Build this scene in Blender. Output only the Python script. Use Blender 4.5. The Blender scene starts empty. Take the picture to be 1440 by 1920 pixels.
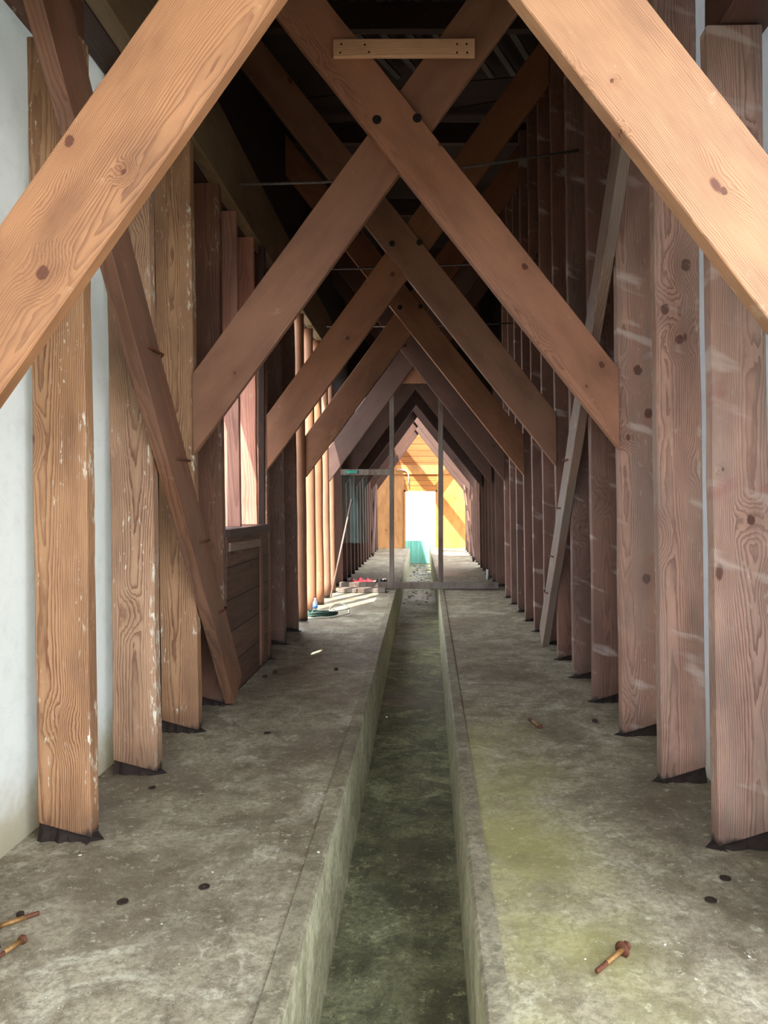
import bpy, bmesh, math, random
from mathutils import Vector, Matrix, noise
random.seed(7)
C = bpy.context.scene.collection
F = 1400.0; CX, CY = 797.0, 942.0; EYE = 1.5
XL, XR, PD, PT = -1.48, 1.27, 0.238, 0.085      # inner post faces, post depth across, post thickness
RACK = 0.014                                     # the whole frame leans slightly left
ORD = ['first','second','third','fourth','fifth','sixth','seventh','eighth','ninth','tenth','eleventh','twelfth',
       'thirteenth','fourteenth','fifteenth','sixteenth','seventeenth','eighteenth','nineteenth','twentieth']
def W(px, py, Y):                                # measured point at a known distance
    return Vector(((px-CX)*Y/F, Y, EYE+(CY-py)*Y/F))
def G(px, py, z=0.0):                            # measured point lying on the floor
    Y = F*(EYE-z)/(py-CY)
    return Vector(((px-CX)*Y/F, Y, z))

# ------------------------------------------------------------------ materials
class NT:
    def __init__(s, name):
        s.m = bpy.data.materials.new(name); s.m.use_nodes = True
        s.t = s.m.node_tree; s.t.nodes.clear()
        s.out = s.t.nodes.new('ShaderNodeOutputMaterial')
    def n(s, typ, **k):
        nd = s.t.nodes.new(typ)
        for a, b in k.items(): setattr(nd, a, b)
        return nd
    def put(s, sock, v):
        if isinstance(v, bpy.types.NodeSocket): s.t.links.new(v, sock)
        else: sock.default_value = v
    def math(s, op, a, b=0.0, c=0.0, clamp=False):
        nd = s.n('ShaderNodeMath', operation=op, use_clamp=clamp)
        s.put(nd.inputs[0], a); s.put(nd.inputs[1], b); s.put(nd.inputs[2], c)
        return nd.outputs[0]
    def comb(s, x, y, z):
        nd = s.n('ShaderNodeCombineXYZ')
        for i, v in enumerate((x, y, z)): s.put(nd.inputs[i], v)
        return nd.outputs[0]
    def noise(s, vec, scale, detail=3, rough=.55, dist=0.0):
        nd = s.n('ShaderNodeTexNoise'); s.put(nd.inputs['Vector'], vec)
        nd.inputs['Scale'].default_value = scale; nd.inputs['Detail'].default_value = detail
        nd.inputs['Roughness'].default_value = rough; nd.inputs['Distortion'].default_value = dist
        return nd.outputs['Fac']
    def ramp(s, fac, stops, interp='LINEAR'):
        nd = s.n('ShaderNodeValToRGB'); s.put(nd.inputs[0], fac)
        cr = nd.color_ramp; cr.interpolation = interp
        while len(cr.elements) < len(stops): cr.elements.new(.5)
        for e, (p, c) in zip(cr.elements, stops):
            e.position = p; e.color = (c[0], c[1], c[2], 1) if not isinstance(c, (int, float)) else (c, c, c, 1)
        return nd.outputs[0]
    def mix(s, fac, a, b, mode='MIX'):
        nd = s.n('ShaderNodeMix', data_type='RGBA', blend_type=mode)
        s.put(nd.inputs[0], fac)
        for i, v in ((6, a), (7, b)):
            if isinstance(v, tuple): v = (v[0], v[1], v[2], 1)
            s.put(nd.inputs[i], v)
        return nd.outputs[2]
    def mrange(s, v, a, b, c=0.0, d=1.0):
        nd = s.n('ShaderNodeMapRange'); nd.interpolation_type = 'SMOOTHSTEP'
        s.put(nd.inputs[0], v)
        for i, x in enumerate((a, b, c, d)): nd.inputs[i+1].default_value = x
        return nd.outputs[0]
    def bsdf(s, col, rough=.7, bump=None, bstr=.3, bdist=.01, **k):
        b = s.n('ShaderNodeBsdfPrincipled')
        if isinstance(col, tuple): col = (col[0], col[1], col[2], 1)
        s.put(b.inputs['Base Color'], col); s.put(b.inputs['Roughness'], rough)
        for kk, v in k.items(): b.inputs[kk].default_value = v
        if bump is not None:
            bp = s.n('ShaderNodeBump'); bp.inputs['Strength'].default_value = bstr
            bp.inputs['Distance'].default_value = bdist
            s.put(bp.inputs['Height'], bump); s.t.links.new(bp.outputs[0], b.inputs['Normal'])
        return b
    def finish(s, shader):
        s.t.links.new(shader.outputs[0], s.out.inputs[0]); return s.m

def lin(r, g, b):
    f = lambda c: (c/255/12.92) if c/255 <= .04045 else ((c/255+.055)/1.055)**2.4
    return (f(r), f(g), f(b))

def wood(name, light, dark, freq=75, contrast=.75, rot=False, paint=0.0, scuff=.25, rough=.62, bump=.35, grey=0.0, reflection_streaks=False, knots=(), mottle=.42):
    s = NT(name)
    tc = s.n('ShaderNodeTexCoord'); sep = s.n('ShaderNodeSeparateXYZ'); s.t.links.new(tc.outputs['Object'], sep.inputs[0])
    x, y, z = sep.outputs
    oi = s.n('ShaderNodeObjectInfo'); rnd = oi.outputs['Random']
    off = s.math('MULTIPLY', rnd, 57.0); zo = s.math('ADD', z, off); xo = s.math('ADD', x, off)
    P = s.comb(xo, y, zo)
    def st(ax, az): return s.comb(s.math('MULTIPLY', xo, ax), s.math('MULTIPLY', y, ax), s.math('MULTIPLY', zo, az))
    # knots : stretched cells
    vor = s.n('ShaderNodeTexVoronoi'); vor.inputs['Scale'].default_value = 1.0; vor.inputs['Randomness'].default_value = 1
    s.t.links.new(s.comb(s.math('MULTIPLY', xo, 4.2), s.math('MULTIPLY', y, 1.0), s.math('MULTIPLY', zo, 1.9)), vor.inputs['Vector'])
    kd = s.math('ADD', vor.outputs['Distance'], s.math('MULTIPLY', s.math('SUBTRACT', s.noise(P, 22, 2), .5), .06))
    knot = s.mrange(kd, .05, .085, 1, 0)
    halo = s.mrange(kd, .06, .36, 1, 0)
    wob = s.math('MULTIPLY', s.math('SUBTRACT', s.noise(P, 45, 3), .5), .016)
    for kx, kz, kr in knots:      # knots where this very board has them
        dx = s.math('SUBTRACT', x, kx); dz = s.math('MULTIPLY', s.math('SUBTRACT', z, kz), .8)
        d = s.math('ADD', s.math('SQRT', s.math('ADD', s.math('MULTIPLY', dx, dx), s.math('MULTIPLY', dz, dz))), wob)
        knot = s.math('MAXIMUM', knot, s.mrange(d, kr*.75, kr*1.05, 1, 0))
        halo = s.math('MAXIMUM', halo, s.mrange(d, kr*.8, kr*5, 1.0, 0))
    # annual rings of a plain-sawn board
    n1 = s.noise(st(1.5, .42), 1.0, 1.5, .5)
    n2 = s.noise(st(16, 2.6), 1.0, 3, .6)
    xc = s.math('ADD', x, s.math('MULTIPLY', s.math('SUBTRACT', rnd, .5), .16))
    r = s.math('SQRT', s.math('ADD', s.math('MULTIPLY', xc, xc), s.math('POWER', s.math('ADD', y, .075), 2.0)))
    r = s.math('ADD', r, s.math('MULTIPLY', n1, .20))
    r = s.math('ADD', r, s.math('MULTIPLY', n2, .020))
    r = s.math('ADD', r, s.math('MULTIPLY', halo, .03))
    fr = s.math('FRACT', s.math('MULTIPLY', r, freq))
    ring = s.ramp(fr, [(0, .08), (.45, .22), (.82, .95), (.93, 1.0), (1.0, .08)])
    fibre = s.noise(s.comb(s.math('MULTIPLY', xo, 160), s.math('MULTIPLY', y, 160), s.math('MULTIPLY', zo, 5)), 1.0, 2, .6)
    vis = s.mrange(s.noise(st(5, 1.2), 1.0, 2), .3, .7, .5, 1.0)
    fac = s.math('MULTIPLY', s.math('MULTIPLY', ring, vis), contrast, clamp=True)
    fac = s.math('ADD', fac, s.math('MULTIPLY', s.math('SUBTRACT', fibre, .5), .5), clamp=True)
    col = s.mix(fac, light, dark)
    blot = s.noise(st(3.5, 1.3), 1.0, 4, .6)
    col = s.mix(s.mrange(blot, .38, .7, 0, mottle), col, tuple(c*.55 for c in dark), 'MIX')
    col = s.mix(s.math('MULTIPLY', s.math('SUBTRACT', rnd, .5), .0), col, (1, 1, 1))
    tone = s.n('ShaderNodeHueSaturation'); tone.inputs['Hue'].default_value = .5
    s.t.links.new(col, tone.inputs['Color'])
    s.put(tone.inputs['Value'], s.math('ADD', .86, s.math('MULTIPLY', s.math('FRACT', s.math('MULTIPLY', rnd, 13.7)), .28)))
    s.put(tone.inputs['Saturation'], s.math('ADD', .88, s.math('MULTIPLY', s.math('FRACT', s.math('MULTIPLY', rnd, 7.3)), .2)))
    col = tone.outputs[0]
    col = s.mix(s.math('MULTIPLY', knot, .9), col, s.mix(s.noise(P, 90, 4, .7), tuple(c*.12 for c in dark), (dark[0]*.95, dark[1]*.6, dark[2]*.45)))
    col = s.mix(s.math('MULTIPLY', s.math('SUBTRACT', halo, knot, clamp=True), .22), col, dark)
    if grey: col = s.mix(s.mrange(s.noise(st(6, .8), 1, 3), .4, .62, 0, grey), col, lin(128, 122, 116))
    # scuffs and dust
    sc = s.mrange(s.noise(P, 7, 5, .7), .6, .74, 0, scuff)
    col = s.mix(sc, col, lin(205, 180, 155))
    if reflection_streaks:   # window-glass reflections painted in as pale and reddish crosswise streaks
        sm = s.noise(s.comb(s.math('MULTIPLY', xo, 2.0), s.math('MULTIPLY', y, 2.0), s.math('MULTIPLY', s.math('ADD', zo, s.math('MULTIPLY', x, .35)), 6.5)), 1.0, 3, .5)
        col = s.mix(s.mrange(sm, .58, .68, 0, .5), col, lin(215, 198, 190))
        sm2 = s.noise(s.comb(s.math('MULTIPLY', xo, 2.5), 3.0, s.math('MULTIPLY', s.math('ADD', zo, s.math('MULTIPLY', x, -.5)), 4.5)), 1.0, 3, .5)
        col = s.mix(s.mrange(sm2, .62, .74, 0, .4), col, lin(150, 70, 70))
    if paint:   # flakes of old white paint
        pf = s.noise(s.comb(s.math('MULTIPLY', xo, 55), s.math('MULTIPLY', y, 55), s.math('MULTIPLY', zo, 16)), 1.0, 3, .6)
        pm = s.noise(st(9, 1.6), 1.0, 3, .6)
        msk = s.math('MULTIPLY', s.mrange(pf, .6, .66), s.mrange(pm, .5, .66))
        edge = s.math('MULTIPLY', s.mrange(s.math('ABSOLUTE', s.math('ADD', x, .015)), PD*.40, PD*.5), s.mrange(pf, .5, .6))
        edge = s.math('MULTIPLY', edge, s.mrange(s.noise(st(3, 2.6), 1, 2), .5, .6))
        col = s.mix(s.math('MULTIPLY', s.math('MAXIMUM', msk, edge), paint), col, lin(232, 226, 208))
    if rot:
        rz = s.math('ADD', z, s.math('MULTIPLY', s.math('SUBTRACT', s.noise(s.comb(s.math('MULTIPLY', xo, 30), s.math('MULTIPLY', y, 30), s.math('MULTIPLY', zo, 7)), 1, 3), .5), .10))
        col = s.mix(s.mrange(rz, .015, .05, 1, 0), col, lin(26, 20, 18))
        col = s.mix(s.mrange(rz, .04, .2, .45, 0), col, lin(70, 50, 38))
    h = s.math('ADD', s.math('MULTIPLY', ring, -.6), s.math('MULTIPLY', fibre, .5))
    return s.finish(s.bsdf(col, rough, h, bump, .004))

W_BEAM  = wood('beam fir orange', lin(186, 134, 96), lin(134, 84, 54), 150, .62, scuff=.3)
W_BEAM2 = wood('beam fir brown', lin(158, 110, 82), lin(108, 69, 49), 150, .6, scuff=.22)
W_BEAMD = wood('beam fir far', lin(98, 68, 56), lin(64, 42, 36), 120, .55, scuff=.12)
W_POSTL = wood('post weathered tan', lin(190, 146, 108), lin(108, 64, 40), 125, .95, rot=True, paint=.9, scuff=.3)
W_POSTR = wood('post weathered rose', lin(192, 148, 128), lin(112, 72, 58), 125, .9, rot=True, paint=.25, scuff=.4, reflection_streaks=True, grey=.35)
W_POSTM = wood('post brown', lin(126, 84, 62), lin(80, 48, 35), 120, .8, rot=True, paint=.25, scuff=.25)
W_POSTN = wood('post brown rose', lin(142, 102, 86), lin(94, 61, 51), 120, .8, rot=True, scuff=.3, reflection_streaks=True)
W_POLE = wood('pole peeled', lin(168, 120, 90), lin(120, 76, 54), 90, .5, rot=True, scuff=.3)
W_DARK  = wood('board dark brown', lin(74, 52, 44), lin(46, 31, 27), 60, .7, scuff=.1)
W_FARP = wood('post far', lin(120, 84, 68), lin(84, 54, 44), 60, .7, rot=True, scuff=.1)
W_PALE = wood('new pine', lin(228, 172, 124), lin(188, 128, 84), 130, .6, scuff=.15)
W_PINK = wood('stud bleached', lin(196, 136, 114), lin(150, 92, 74), 60, .8, scuff=.3)
W_BRACE = wood('brace brown', lin(140, 92, 62), lin(84, 50, 34), 80, .7, scuff=.25, grey=.1)
W_GREYB = wood('brace grey', lin(150, 122, 106), lin(96, 74, 64), 80, .7, scuff=.3, grey=.6)
W_PLATE = wood('plate olive', lin(126, 102, 70), lin(88, 68, 46), 70, .6, scuff=.15)
W_GABLE = wood('gable plywood orange', lin(226, 158, 82), lin(190, 118, 52), 34, .5, scuff=.05)
W_SILL = wood('sill grey', lin(110, 94, 82), lin(70, 56, 48), 80, .7, scuff=.3, grey=.5)
W_SLAT = wood('roof slat', lin(96, 88, 84), lin(58, 50, 48), 70, .6, scuff=.1, grey=.5)

def concrete(name, base, dark, pale, green=0.0, pits=1.0, stain=.6, bump=.3):
    s = NT(name)
    tc = s.n('ShaderNodeTexCoord'); P = tc.outputs['Object']
    sep = s.n('ShaderNodeSeparateXYZ'); s.t.links.new(P, sep.inputs[0]); x, y, z = sep.outputs
    st = s.comb(s.math('MULTIPLY', x, 1.0), s.math('MULTIPLY', y, .8), z)
    big = s.noise(st, 1.1, 5, .6, .4); mid = s.noise(P, 5, 6, .65, .5); fine = s.noise(P, 38, 5, .7); grit = s.noise(P, 160, 2, .6)
    col = s.mix(s.mrange(mid, .38, .68), base, dark)
    col = s.mix(s.mrange(s.noise(P, 2.6, 6, .68, .8), .52, .66, 0, .75), col, pale)
    col = s.mix(s.mrange(big, .46, .62, 0, stain), col, tuple(c*q for c, q in zip(dark, (.42, .36, .34))))
    col = s.mix(s.mrange(fine, .42, .62, 0, .5), col, tuple(c*.6 for c in dark))
    col = s.mix(s.mrange(s.noise(P, 11, 7, .78, .3), .53, .6, 0, .5), col, tuple(c*.55 for c in dark))
    col = s.mix(s.mrange(s.noise(P, 17, 7, .8, .3), .56, .64, 0, .6), col, pale)
    col = s.mix(s.mrange(grit, .58, .7, 0, .4), col, pale)
    sp = s.noise(P, 70, 1, .5)
    col = s.mix(s.mrange(sp, .73, .78, 0, .6*pits), col, lin(45, 38, 32))
    if green:  # yellow-green glass reflection painted into the concrete colour beside the trench
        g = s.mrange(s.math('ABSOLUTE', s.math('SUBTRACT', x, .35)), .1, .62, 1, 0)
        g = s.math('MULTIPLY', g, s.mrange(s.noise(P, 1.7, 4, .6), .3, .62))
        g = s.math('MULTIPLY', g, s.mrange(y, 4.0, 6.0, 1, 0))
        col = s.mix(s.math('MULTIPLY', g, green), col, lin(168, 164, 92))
    # hairline cracks
    v = s.n('ShaderNodeTexVoronoi', feature='DISTANCE_TO_EDGE'); v.inputs['Scale'].default_value = .55
    nz = s.n('ShaderNodeTexNoise'); nz.inputs['Scale'].default_value = 3; s.t.links.new(P, nz.inputs['Vector'])
    va = s.n('ShaderNodeVectorMath', operation='MULTIPLY_ADD'); s.t.links.new(nz.outputs['Color'], va.inputs[0])
    va.inputs[1].default_value = (.5, .5, .5); s.t.links.new(P, va.inputs[2]); s.t.links.new(va.outputs[0], v.inputs['Vector'])
    col = s.mix(s.mrange(v.outputs['Distance'], .0, .002, .25, 0), col, lin(50, 44, 38))
    h = s.math('ADD', s.math('MULTIPLY', fine, .6), s.math('MULTIPLY', grit, .3))
    rg = s.mrange(big, .4, .65, .8, .55)
    return s.finish(s.bsdf(col, rg, h, bump, .006))
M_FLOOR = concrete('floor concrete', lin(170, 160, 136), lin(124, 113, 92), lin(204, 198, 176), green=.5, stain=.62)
M_TRFL = concrete('trench bed concrete', lin(136, 136, 104), lin(86, 86, 66), lin(182, 182, 142), stain=.7)
M_TRWL = concrete('trench side concrete', lin(190, 186, 154), lin(152, 147, 116), lin(212, 208, 178), stain=.25)
M_CURB  = concrete('curb concrete', lin(146, 138, 114), lin(114, 106, 86), lin(180, 172, 146), stain=.3, pits=.4)

def plain(name, col, rough=.6, nscale=20, var=.25, bump=.15, **k):
    s = NT(name); tc = s.n('ShaderNodeTexCoord')
    n = s.noise(tc.outputs['Object'], nscale, 4, .6)
    c = s.mix(s.mrange(n, .35, .7, 0, var*2), col, tuple(q*.5 for q in col))
    return s.finish(s.bsdf(c, rough, n, bump, .002, **k))
M_RUST = plain('rusted steel', lin(110, 66, 46), .75, 90, .4, .5, Metallic=.3)
M_RUSTD = plain('dark rusted steel', lin(58, 44, 38), .7, 90, .4, .5, Metallic=.3)
M_BRASS = plain('plated shank', lin(150, 112, 66), .5, 90, .3, .3, Metallic=.4)
M_IRON = plain('dark iron', lin(46, 38, 36), .55, 50, .3, .3, Metallic=.4)
M_ROT = plain('rotted black wood', lin(44, 31, 26), .9, 40, .4, 1.0)
M_ROD = plain('tie rod steel', lin(120, 112, 110), .55, 40, .3, .2, Metallic=.4)
M_HOSE = plain('green hose rubber', lin(30, 62, 48), .45, 30, .15)
M_CABLE = plain('white cable sheath', lin(214, 212, 196), .5, 30, .1)
M_RED = plain('red plastic sheet', lin(176, 34, 48), .45, 12, .2)
M_BLACK = plain('black plastic sheet', lin(22, 22, 26), .4, 12, .2)
M_PVC = plain('white pipe plastic', lin(232, 232, 228), .4, 30, .05)
M_PUTTY = plain('pale plaster crumbs', lin(226, 224, 212), .8, 60, .1)
M_GRAVEL = plain('gravel ground', lin(118, 114, 104), .9, 3, .15, .4)
M_TEALP = plain('teal painted bracket', lin(46, 132, 116), .5, 30, .15)

def white_sheet(name, trans, base, dirt):
    s = NT(name); tc = s.n('ShaderNodeTexCoord'); P = tc.outputs['Object']
    sep = s.n('ShaderNodeSeparateXYZ'); s.t.links.new(P, sep.inputs[0]); x, y, z = sep.outputs
    n = s.noise(P, 9, 6, .7, .3); f = s.noise(P, 45, 4, .7)
    col = s.mix(s.mrange(n, .45, .75, 0, .5), base, tuple(c*.8 for c in base))
    rz = s.math('ADD', z, s.math('MULTIPLY', s.math('SUBTRACT', s.noise(P, 6, 5, .7), .5), .5))
    col = s.mix(s.mrange(rz, .0, .42, dirt, 0), col, lin(176, 164, 130))
    col = s.mix(s.mrange(f, .66, .74, 0, .35), col, lin(150, 150, 140))
    b = s.bsdf(col, .6, s.math('ADD', n, s.math('MULTIPLY', f, .5)), .4, .01)
    t = s.n('ShaderNodeBsdfTranslucent'); s.t.links.new(col, t.inputs[0])
    mx = s.n('ShaderNodeMixShader'); mx.inputs[0].default_value = trans
    s.t.links.new(b.outputs[0], mx.inputs[1]); s.t.links.new(t.outputs[0], mx.inputs[2])
    return s.finish(mx)
M_WHITE = white_sheet('white wall sheet left', .22, lin(226, 230, 228), .8)
M_WHITER = white_sheet('white wall sheet right', .25, lin(224, 226, 228), .4)

def planks_mat(name, light, dark, pitch=.2, axis='z', gap=.012):
    """boarded wall: boards run along y, stacked in z (or run along z, stacked along y)"""
    s = NT(name); tc = s.n('ShaderNodeTexCoord'); P = tc.outputs['Object']
    sep = s.n('ShaderNodeSeparateXYZ'); s.t.links.new(P, sep.inputs[0]); x, y, z = sep.outputs
    a, b = (z, y) if axis == 'z' else (y, z)
    if axis == 'x': a, b = z, x
    q = s.math('DIVIDE', a, pitch); cell = s.math('FLOOR', q); fr = s.math('FRACT', q)
    wn = s.n('ShaderNodeTexWhiteNoise', noise_dimensions='1D'); s.t.links.new(cell, wn.inputs['W'])
    rv = wn.outputs['Value']
    g = s.noise(s.comb(s.math('MULTIPLY', a, 26), s.math('MULTIPLY', b, 1.6), s.math('MULTIPLY', rv, 40)), 1.0, 4, .6)
    ring = s.math('FRACT', s.math('MULTIPLY', s.noise(s.comb(s.math('MULTIPLY', a, 5), s.math('MULTIPLY', b, .6), s.math('MULTIPLY', rv, 40)), 1.0, 2), 16))
    fac = s.math('ADD', s.math('MULTIPLY', s.mrange(g, .3, .7), .6), s.math('MULTIPLY', ring, .3), clamp=True)
    col = s.mix(fac, light, dark)
    col = s.mix(s.math('MULTIPLY', rv, .45), col, tuple(c*.7 for c in dark))
    kn = s.n('ShaderNodeTexVoronoi'); kn.inputs['Scale'].default_value = 1
    s.t.links.new(s.comb(s.math('MULTIPLY', a, 4.5), s.math('MULTIPLY', b, 2.2), 0.0), kn.inputs['Vector'])
    col = s.mix(s.mrange(kn.outputs['Distance'], .07, .12, .8, 0), col, tuple(c*.25 for c in dark))
    gp = s.math('LESS_THAN', s.math('MULTIPLY', fr, pitch), gap)
    col = s.mix(gp, col, tuple(c*.12 for c in dark))
    h = s.math('SUBTRACT', s.math('MULTIPLY', g, .2), gp)
    return s.finish(s.bsdf(col, .7, h, .5, .01))
M_BOARDS = planks_mat('sheathing boards dark', lin(70, 51, 44), lin(42, 30, 27), .2)
M_LOWB = planks_mat('low boarding brown', lin(120, 88, 68), lin(74, 50, 40), .25)
M_GABLEH = planks_mat('gable boards orange', lin(224, 152, 80), lin(186, 112, 52), .17, 'x', .01)
M_GABLED = planks_mat('gable boards upper', lin(200, 126, 66), lin(160, 92, 46), .2, 'x', .012)
def teal():
    s = NT('turquoise ribbed metal'); tc = s.n('ShaderNodeTexCoord')
    n = s.noise(tc.outputs['Object'], 8, 3)
    c = s.mix(s.mrange(n, .4, .7, 0, .3), lin(140, 222, 210), lin(112, 200, 188))
    return s.finish(s.bsdf(c, .45))
M_TEAL = teal()
def glass(name, tint, haze):
    s = NT(name); tc = s.n('ShaderNodeTexCoord')
    t = s.n('ShaderNodeBsdfTransparent'); t.inputs[0].default_value = (.93, .98, .96, 1)
    d = s.n('ShaderNodeBsdfDiffuse'); d.inputs[0].default_value = (*tint, 1)
    g = s.n('ShaderNodeBsdfGlossy'); g.inputs['Roughness'].default_value = .08
    f = s.math('MULTIPLY', s.mrange(s.noise(tc.outputs['Object'], 3, 4), .3, .7, .6, 1.2), haze)
    m1 = s.n('ShaderNodeMixShader'); s.t.links.new(f, m1.inputs[0])
    s.t.links.new(t.outputs[0], m1.inputs[1]); s.t.links.new(d.outputs[0], m1.inputs[2])
    m2 = s.n('ShaderNodeMixShader'); m2.inputs[0].default_value = .05
    s.t.links.new(m1.outputs[0], m2.inputs[1]); s.t.links.new(g.outputs[0], m2.inputs[2])
    return s.finish(m2)
M_GLASS = glass('dusty teal pane', lin(110, 150, 155), .05)
M_BOTTLE = glass('clear bottle plastic', lin(190, 210, 225), .25)
M_LABEL = plain('blue bottle label', lin(60, 100, 170), .4, 60, .2)

# ------------------------------------------------------------------ builders
def link(name, me, mat, parent=None, M=None):
    o = bpy.data.objects.new(name, me); C.objects.link(o)
    if mat and not me.materials: me.materials.append(mat)
    if M is not None: o.matrix_world = M
    if parent is not None:
        o.parent = parent
        o.matrix_parent_inverse = Matrix.Identity(4)
        if M is not None: o.matrix_local = parent.matrix_world.inverted() @ M
    return o
def tag(o, label, cat, group=None, kind=None):
    if label: o['label'] = label
    if cat: o['category'] = cat
    if group: o['group'] = group
    o['kind'] = kind or 'thing'
    return o
def struct(o):
    o['kind'] = 'structure'; return o
def frame(origin, along, across):
    a = Vector(along).normalized(); c = Vector(across); c = (c - a*c.dot(a)).normalized(); t = a.cross(c)
    M = Matrix((c, t, a)).transposed().to_4x4(); M.translation = Vector(origin); return M
def prism_bm(poly, y0, y1, jit=0.0, cut=.22, bev=.004, seed=0):
    """poly: (x,z) outline in the local frame, extruded over local y"""
    bm = bmesh.new()
    a = [bm.verts.new((x, y0, z)) for x, z in poly]; b = [bm.verts.new((x, y1, z)) for x, z in poly]
    n = len(poly)
    bm.faces.new(a); bm.faces.new(b[::-1])
    for i in range(n): bm.faces.new((a[i], b[i], b[(i+1) % n], a[(i+1) % n]))
    bmesh.ops.recalc_face_normals(bm, faces=bm.faces)
    if bev: bmesh.ops.bevel(bm, geom=list(bm.edges), offset=bev, segments=1, affect='EDGES', profile=.5)
    if jit:
        z0 = min(z for x, z in poly); z1 = max(z for x, z in poly); k = z0+cut
        while k < z1-.05:
            bmesh.ops.bisect_plane(bm, geom=list(bm.verts)+list(bm.edges)+list(bm.faces), plane_co=(0, 0, k), plane_no=(0, 0, 1))
            k += cut
        for v in bm.verts:
            sx = 1 if v.co.x > 0 else -1
            v.co.x += jit*noise.noise(Vector((seed*7.1+sx*3, v.co.y*.5, v.co.z*2.3)))+.6*jit*noise.noise(Vector((seed*3.1+sx*3, v.co.y*9, v.co.z*7)))
            v.co.y += .6*jit*noise.noise(Vector((seed*1.7, sx*2.2, v.co.z*2.9)))
    me = bpy.data.meshes.new('m'); bm.to_mesh(me); bm.free(); return me
def rect(x0, x1, z0, z1): return [(x0, z0), (x1, z0), (x1, z1), (x0, z1)]
SEED = [0]
def board(name, p0, p1, across, w, t, mat, parent=None, jit=.003, bev=.004, cut=.22):
    """a plank from p0 to p1 (centre line), w wide along across, t thick"""
    SEED[0] += 1
    p0, p1 = Vector(p0), Vector(p1); L = (p1-p0).length
    return link(name, prism_bm(rect(-w/2, w/2, 0, L), -t/2, t/2, jit, cut, bev, SEED[0]), mat, parent, frame(p0, p1-p0, across))
def box_bm(bm, x0, x1, y0, y1, z0, z1):
    vs = [bm.verts.new(p) for p in ((x0,y0,z0),(x1,y0,z0),(x1,y1,z0),(x0,y1,z0),(x0,y0,z1),(x1,y0,z1),(x1,y1,z1),(x0,y1,z1))]
    for f in ((0,3,2,1),(4,5,6,7),(0,1,5,4),(1,2,6,5),(2,3,7,6),(3,0,4,7)): bm.faces.new([vs[i] for i in f])
def box(name, x0, x1, y0, y1, z0, z1, mat, parent=None, bev=0.0):
    bm = bmesh.new(); box_bm(bm, x0, x1, y0, y1, z0, z1)
    if bev: bmesh.ops.bevel(bm, geom=list(bm.edges), offset=bev, segments=1, affect='EDGES')
    me = bpy.data.meshes.new('m'); bm.to_mesh(me); bm.free()
    o = link(name, me, mat)
    if parent is not None: o.parent = parent; o.matrix_parent_inverse = parent.matrix_world.inverted()
    return o
def finish_bm(name, bm, mat, parent=None, M=None, smooth=False):
    bmesh.ops.recalc_face_normals(bm, faces=bm.faces)
    me = bpy.data.meshes.new('m'); bm.to_mesh(me); bm.free()
    if smooth:
        for p in me.polygons: p.use_smooth = True
    return link(name, me, mat, parent, M)
def tube_bm(bm, pts, r, seg=8, caps=True):
    pts = [Vector(p) for p in pts]; rings = []
    for i, p in enumerate(pts):
        d = (pts[min(i+1, len(pts)-1)]-pts[max(i-1, 0)]).normalized()
        u = d.cross(Vector((0, 0, 1))) if abs(d.z) < .9 else d.cross(Vector((1, 0, 0)))
        u.normalize(); v = d.cross(u)
        rr = r[i] if isinstance(r, (list, tuple)) else r
        rings.append([bm.verts.new(p+u*rr*math.cos(a*2*math.pi/seg)+v*rr*math.sin(a*2*math.pi/seg)) for a in range(seg)])
    for A, B in zip(rings, rings[1:]):
        for k in range(seg): bm.faces.new((A[k], A[(k+1) % seg], B[(k+1) % seg], B[k]))
    if caps: bm.faces.new(rings[0][::-1]); bm.faces.new(rings[-1])
def tube(name, pts, r, mat, parent=None, M=None, seg=8):
    bm = bmesh.new(); tube_bm(bm, pts, r, seg); return finish_bm(name, bm, mat, parent, M, True)
def empty(name, loc):
    o = bpy.data.objects.new(name, None); C.objects.link(o); o.matrix_world = Matrix.Translation(Vector(loc)); return o

# ------------------------------------------------------------------ the setting
def tl(Y):   # trench edges, measured at several distances
    P = [(-2, -.385, .16), (2.15, -.4125, .175), (6, -.43, .195), (12.3, -.483, .228), (14, -.475, .245), (24.4, -.49, .157), (26, -.49, .157)]
    for a, b in zip(P, P[1:]):
        if Y <= b[0]:
            k = (Y-a[0])/(b[0]-a[0]); return a[1]+(b[1]-a[1])*k, a[2]+(b[2]-a[2])*k
    return P[-1][1:]
YS = [-1.6, 0, 1, 2.15, 3, 4, 5, 6, 7, 8, 9, 10, 11, 12.3, 14, 16, 18, 20, 22, 24.42]
TD = -.5
CB = .08
def slab(side):
    bm = bmesh.new(); prev = None
    for Y in YS:
        l, r = tl(Y)
        xi, xo = (l-CB, -1.9) if side < 0 else (r+CB, 1.7)
        cur = [bm.verts.new((xo, Y, 0)), bm.verts.new((xi, Y, 0)), bm.verts.new((xi, Y, -.6)), bm.verts.new((xo, Y, -.6))]
        if prev:
            for k in range(4): bm.faces.new((prev[k], prev[(k+1) % 4], cur[(k+1) % 4], cur[k]))
        else: bm.faces.new(cur)
        prev = cur
    bm.faces.new(prev[::-1])
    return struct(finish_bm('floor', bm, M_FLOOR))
slab(-1); slab(1)
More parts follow.
